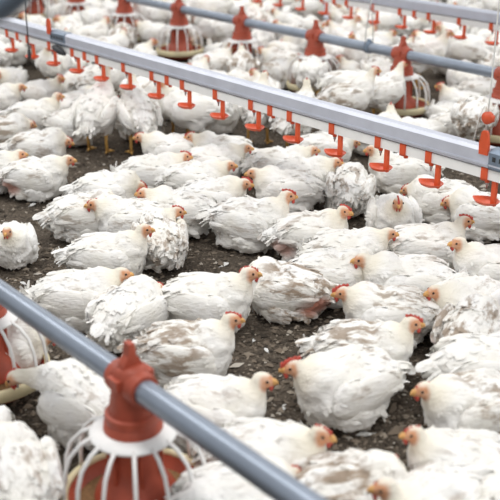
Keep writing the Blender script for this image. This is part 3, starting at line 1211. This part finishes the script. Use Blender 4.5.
put(293, 287, 165, 150, 'low', 'brown-stained chicken with torn feathers and bare pink flank, head hidden', stain=1.0, raw=1.0)
put(88, 404, 142, 170, 'reach', 'chicken leaning left to eat from the cream-rimmed pan', stain=0.3, scale=1.0)
put(2, 346, 10, 0, 'low', 'chicken lying behind the cream-rimmed pan at the left edge', stain=0.2)
put(16, 478, 112, 120, 'low', 'blurred chicken seen from behind in the bottom left corner', stain=0.5)
put(-36, 438, 90, 70, 'low', 'white chicken mostly beyond the left edge, below the cream-rimmed pan', stain=0.1)
put(455, 128, 20, 0, 'low', 'chicken with raised tail between the rail and the feeder at right', stain=0.2)
put(378, 98, 0, 350, 'mid', 'chicken looking right beside the cream pan of the back feeder', comb=0.6)

put(258, 108, 80, 60, 'mid', 'standing chicken with yellow legs in shade behind the ninth drip cup', 'stand', stain=0.5)
put(296, 116, 60, 90, 'mid', 'standing chicken behind the rail, above the bare patch of litter', 'stand', stain=0.5, seed=1)

# relax the hand-measured places a little so that neighbours touch instead of running into each other
XY = np.array([[r_[0], r_[1]] for r_ in exec_rows])
XY0 = XY.copy()
for it in range(60):
    for i in range(len(XY)):
        for k in range(i + 1, len(XY)):
            d = XY[k] - XY[i]
            fi, fk = face_to_rz(exec_rows[i][2]), face_to_rz(exec_rows[k][2])
            dist = np.linalg.norm(d) + 1e-9
            n_ = d / dist
            ext = lambda a_: 0.5 * math.hypot(0.275 * SC * (n_[0] * math.cos(a_) + n_[1] * math.sin(a_)), 0.218 * SC * (-n_[0] * math.sin(a_) + n_[1] * math.cos(a_)))
            need = ext(fi) + ext(fk)
            if dist < need:
                XY[i] -= n_ * (need - dist) * 0.25
                XY[k] += n_ * (need - dist) * 0.25
    XY += (XY0 - XY) * 0.03
for r_, p in zip(exec_rows, XY):
    kw = dict(r_[7])
    chicken_near(p[0], p[1], r_[2], r_[3], r_[4], r_[5], r_[6], **kw)
print('NEAR moved', np.abs(XY - XY0).max(), np.mean(np.linalg.norm(XY - XY0, axis=1)))

# ---- the crowd farther back
def in_view(x, y, m=25):
    u, v = pix((x, y, 0.12))
    return -m < u < 500 + m and -28 < v < 160, u, v


cand = []
variants = [('sit', 'up', 0), ('sit', 'up', 60), ('sit', 'up', -60), ('sit', 'mid', 0), ('sit', 'mid', 90), ('sit', 'low', 0), ('sit', 'low', -45), ('stand', 'mid', 0), ('stand', 'mid', 45), ('stand', 'peck', 0)]
vp = np.array([.15, .11, .11, .13, .09, .12, .1, .08, .06, .05])
crowd = []
DEEP = []
r = np.random.default_rng(21)
fixed = [(x, y, 0.095) for x, y, _ in PLACED] + [(x, y, 0.10) for x, y in FEEDER_POS]
tries = 0
pts = []
while tries < 60000 and len(pts) < 245:
    tries += 1
    u, v = r.uniform(-18, 518), r.uniform(-18, 165)
    # even spread over the ground: accept by the ground area a pixel covers
    if r.random() > (132.0 / (v + 160)) ** 3:
        continue
    p = at(u, v, 0.12)
    lim = 24 + 0.26 * u                      # crowd begins beyond the birds measured one by one
    if v > lim + 60 or v > 135:
        continue
    if any((p[0] - a) ** 2 + (p[1] - b) ** 2 < (0.10 + c) ** 2 for a, b, c in fixed):
        continue
    if any((p[0] - a) ** 2 + (p[1] - b) ** 2 < 0.222 ** 2 for a, b in pts):
        continue
    if abs(u - 275) < 42 and 118 < v < 175:
        continue
    if 392 < u < 450 and 78 < v < 122 or 150 < u < 212 and 46 < v < 72:
        continue
    pts.append((p[0], p[1]))
pts.sort(key=lambda q_: pix((q_[0], q_[1], 0.12))[1])
print('CROWD', len(pts), 'NEAR', len(PLACED))
face_words = ['facing right', 'facing rear-right', 'facing away', 'facing rear-left', 'facing left', 'facing front-left', 'facing the viewer', 'facing front-right']
fd_u = [(k, pix((FAR_X, fy0 + 0.75 * k, 0.1))[0]) for k in range(-1, 7)]
recs = []
for x, y in pts:
    near_f = min(((x - FAR_X) ** 2 + (y - (fy0 + 0.75 * k)) ** 2, k) for k in range(-1, 7))
    if near_f[0] < 0.42 ** 2:
        dy_, dx_ = (fy0 + 0.75 * near_f[1]) - y, FAR_X - x
        face = math.degrees(math.atan2(dy_, dx_) + YAW) + r.uniform(-25, 25)
        vi = r.choice([3, 7, 9, 0, 5], p=[.25, .25, .2, .2, .1])
    else:
        face = r.choice([0, 180, 20, 160, 340, 200, 90, 270, 45, 225]) + r.uniform(-25, 25)
        vi = r.choice(len(variants), p=vp)
    recs.append([x, y, face % 360, int(vi), None])
# nudge the crowd apart by the outline of each bird
CX = np.array([[q_[0], q_[1]] for q_ in recs])
CA = np.array([face_to_rz(q_[2]) for q_ in recs])
FXY = np.concatenate([np.array([[a, b] for a, b, _ in PLACED]), np.array(FEEDER_POS)])
FRAD = np.array([0.115] * len(PLACED) + [0.17] * len(FEEDER_POS))
for it in range(40):
    d = CX[None] - CX[:, None]
    dist = np.linalg.norm(d, axis=2) + 1e-9
    n_ = d / dist[..., None]
    e_ = lambda a_: 0.5 * np.hypot(0.28 * SC * (n_[..., 0] * np.cos(a_) + n_[..., 1] * np.sin(a_)), 0.22 * SC * (n_[..., 1] * np.cos(a_) - n_[..., 0] * np.sin(a_)))
    over = np.clip(e_(CA[:, None]) + e_(CA[None, :]) - dist, 0, None)
    np.fill_diagonal(over, 0)
    CX = CX - (n_ * over[..., None]).sum(1) * 0.25
    d = CX[:, None] - FXY[None]
    dist = np.linalg.norm(d, axis=2) + 1e-9
    over = np.clip(0.10 + FRAD[None] - dist, 0, None)
    CX = CX + (d / dist[..., None] * over[..., None]).sum(1) * 0.5
for q_, c_ in zip(recs, CX):
    q_[0], q_[1] = float(c_[0]), float(c_[1])
    q_[4] = pix((q_[0], q_[1], 0.12))
pose_words = {('sit', 'up'): 'head-up', ('sit', 'mid'): 'hunched', ('sit', 'low'): 'dozing', ('stand', 'mid'): 'standing', ('stand', 'peck'): 'pecking'}


def zone_of(x, y, u):
    k = min(range(-1, 7), key=lambda k_: abs(pix((x, fy0 + 0.75 * k_, 0.1))[0] - u) if False else abs(y - (fy0 + 0.75 * k_)))
    n_ = ['first', 'second', 'third', 'fourth', 'fifth', 'sixth', 'seventh', 'eighth'][k + 1] + ' back feeder from right'
    if x < DX:
        return 'in front of the drinker rail'
    if x < FAR_X - 0.1:
        return 'before ' + n_
    if x < FAR_X + 0.95:
        return 'behind ' + n_
    if u > 333:
        return 'near the farthest drinker rail'
    return 'at the top edge'


groups = {}
for rec in recs:
    x, y, face, vi, (u, v) = rec
    w = pose_words[variants[vi][:2]]
    fwd = face_words[int(((face + 22.5) % 360) // 45)]
    groups.setdefault((w, fwd, zone_of(x, y, u)), []).append(rec)
ords = ['leftmost', 'second from left', 'third from left', 'fourth from left', 'fifth from left', 'sixth from left', 'seventh from left', 'eighth from left', 'ninth from left', 'tenth from left', 'eleventh from left', 'twelfth from left', 'thirteenth from left', 'fourteenth from left']
for (w, fwd, zn), lst in groups.items():
    lst.sort(key=lambda q_: q_[4][0])
    for i, rec in enumerate(lst):
        x, y, face, vi, _ = rec
        lab = '%s chicken %s, %s' % (w, fwd, zn)
        if len(lst) > 1:
            lab += ', ' + ords[min(i, 13)]
        pose, neck, yaw = variants[vi]
        o = link('chicken', far_proto(pose, neck, yaw, vi % 3))
        o.location = (x, y, 0)
        o.rotation_euler = (0, 0, face_to_rz(face))
        s = SC * r.uniform(0.93, 1.08)
        o.scale = (s, s, s)
        o['stain'] = float(r.choice([0.1, 0.2, 0.3, 0.5, 0.9]))
        o['raw'] = 0.0
        tag(o, lab, 'chicken', 'white chickens on the litter')

# the flock goes on a little way past both sides of the picture
side = []
taken = [(x, y) for x, y, _ in PLACED] + [(q_[0], q_[1]) for q_ in recs] + FEEDER_POS
tries = 0
while tries < 8000 and len(side) < 64:
    tries += 1
    u, v = (r.uniform(540, 760) if r.random() < 0.62 else r.uniform(-230, -45)), r.uniform(40, 500)
    if r.random() > (200.0 / (v + 160)) ** 3:
        continue
    p = at(u, v, 0.1)
    if p[1] < 0.25 or any((p[0] - a) ** 2 + (p[1] - b) ** 2 < 0.27 ** 2 for a, b in taken + side):
        continue
    side.append((p[0], p[1]))
    pose, neck, yaw = variants[int(r.integers(0, 7))]
    o = link('chicken', far_proto(pose, neck, yaw, 1, True))
    o.location = (p[0], p[1], 0)
    o.rotation_euler = (0, 0, r.uniform(0, 6.28))
    o.scale = (SC * r.uniform(0.95, 1.05),) * 3
    o['stain'], o['raw'] = float(r.uniform(0.1, 0.8)), 0.0
    tag(o, 'white chicken sitting on the litter %s edge of the picture' % ('past the right' if u > 250 else 'past the left'), 'chicken', 'flock beyond the picture edges')

# ------------------------------------------------------------------ crumbs and loose feathers on the litter
nC = 30000
cu, cv = rng.uniform(-15, 515, nC * 3), rng.uniform(90, 520, nC * 3)
P0 = np.array([at(a_, b_, 0.0) for a_, b_ in zip(cu[:nC] * 1.24 - 60, cv[:nC])])
base_v, base_f = ICO[1]
octv = np.array([[1, 0, 0], [0, 1, 0], [-1, 0, 0], [0, -1, 0], [0, 0, 1], [0, 0, -1.0]])
octf = np.array([[0, 1, 4], [1, 2, 4], [2, 3, 4], [3, 0, 4], [1, 0, 5], [2, 1, 5], [3, 2, 5], [0, 3, 5]])
sz = rng.lognormal(math.log(0.0055), 0.45, nC)
ang = rng.uniform(0, 6.28, nC)
el = rng.uniform(0.5, 1.0, nC)
flat = rng.uniform(0.35, 0.8, nC)
vx = octv[None, :, 0] * (sz / el)[:, None]
vy = octv[None, :, 1] * (sz * el)[:, None]
vz = octv[None, :, 2] * (sz * flat)[:, None]
X = vx * np.cos(ang)[:, None] - vy * np.sin(ang)[:, None] + P0[:, 0:1]
Y = vx * np.sin(ang)[:, None] + vy * np.cos(ang)[:, None] + P0[:, 1:2]
Z = vz + (ground_z(P0[:, 0], P0[:, 1]) + sz * flat * 0.4)[:, None]
CV = np.stack([X, Y, Z], -1).reshape(-1, 3)
CF = (octf[None] + (np.arange(nC) * 6)[:, None, None]).reshape(-1, 3)
cm = np_mesh('litter_crumbs', CV, CF, [MAT['crumb']], smooth=False)
o = link('litter_crumbs', cm)
o['kind'] = 'stuff'
tag(o, 'loose brown crumbs of litter scattered over the floor', 'litter')

mbf = MB()
fpts = [(0, 0, 0.004), (0.012, 0.010, 0.007), (0.034, 0.012, 0.010), (0.052, 0.0, 0.006), (0.034, -0.012, 0.008), (0.012, -0.009, 0.006)]
mbf.add(fpts + [(a_, b_, c_ - 0.003) for a_, b_, c_ in fpts], [(0, 1, 2, 3, 4, 5), (11, 10, 9, 8, 7, 6)] + [(i, (i + 1) % 6, 6 + (i + 1) % 6, 6 + i) for i in range(6)])
mbf.tube([(-0.014, 0, 0.004), (0.0, 0, 0.005), (0.03, 0.001, 0.011)], [0.0012, 0.0013, 0.0008], 5)
fme = mbf.mesh('loose_feather', MAT['down'], False)
for u, v, a_, s, lab in [
    (221, 266, 10, 0.9, 'white feather lying on the litter above the clean white chicken'),
    (284, 322, 0, 1.0, 'white feather on the litter below the brown-stained chicken'),
    (75, 366, 60, 0.9, 'white feather beside the foreground pipe near the eating chicken'),
    (268, 352, 70, 0.6, 'bit of white down left of the red-combed chicken'),
    (372, 432, 150, 0.9, 'pale feather on the litter in front of the plump chicken'),
    (408, 438, 30, 0.6, 'bit of down left of the slim-necked chicken'),
    (30, 206, 20, 0.8, 'pale feather on the open litter at left'),
    (55, 225, 100, 0.6, 'small bit of down in the middle of the left open litter'),
    (26, 284, 100, 0.7, 'white scrap of feather at the left just above the foreground pipe'),
    (284, 408, 40, 0.6, 'speck of down left below the plump chicken'),
    (253, 340, 30, 0.5, 'speck of down between the two profile chickens looking right'),
]:
    p = at(u, v, 0.0)
    o = link('loose_feather', fme)
    o.location = (p[0], p[1], float(ground_z(p[0], p[1])) + 0.001)
    o.rotation_euler = (0, 0, math.radians(a_))
    o.scale = (s,) * 3
    tag(o, lab, 'feather', 'loose feathers on the litter')
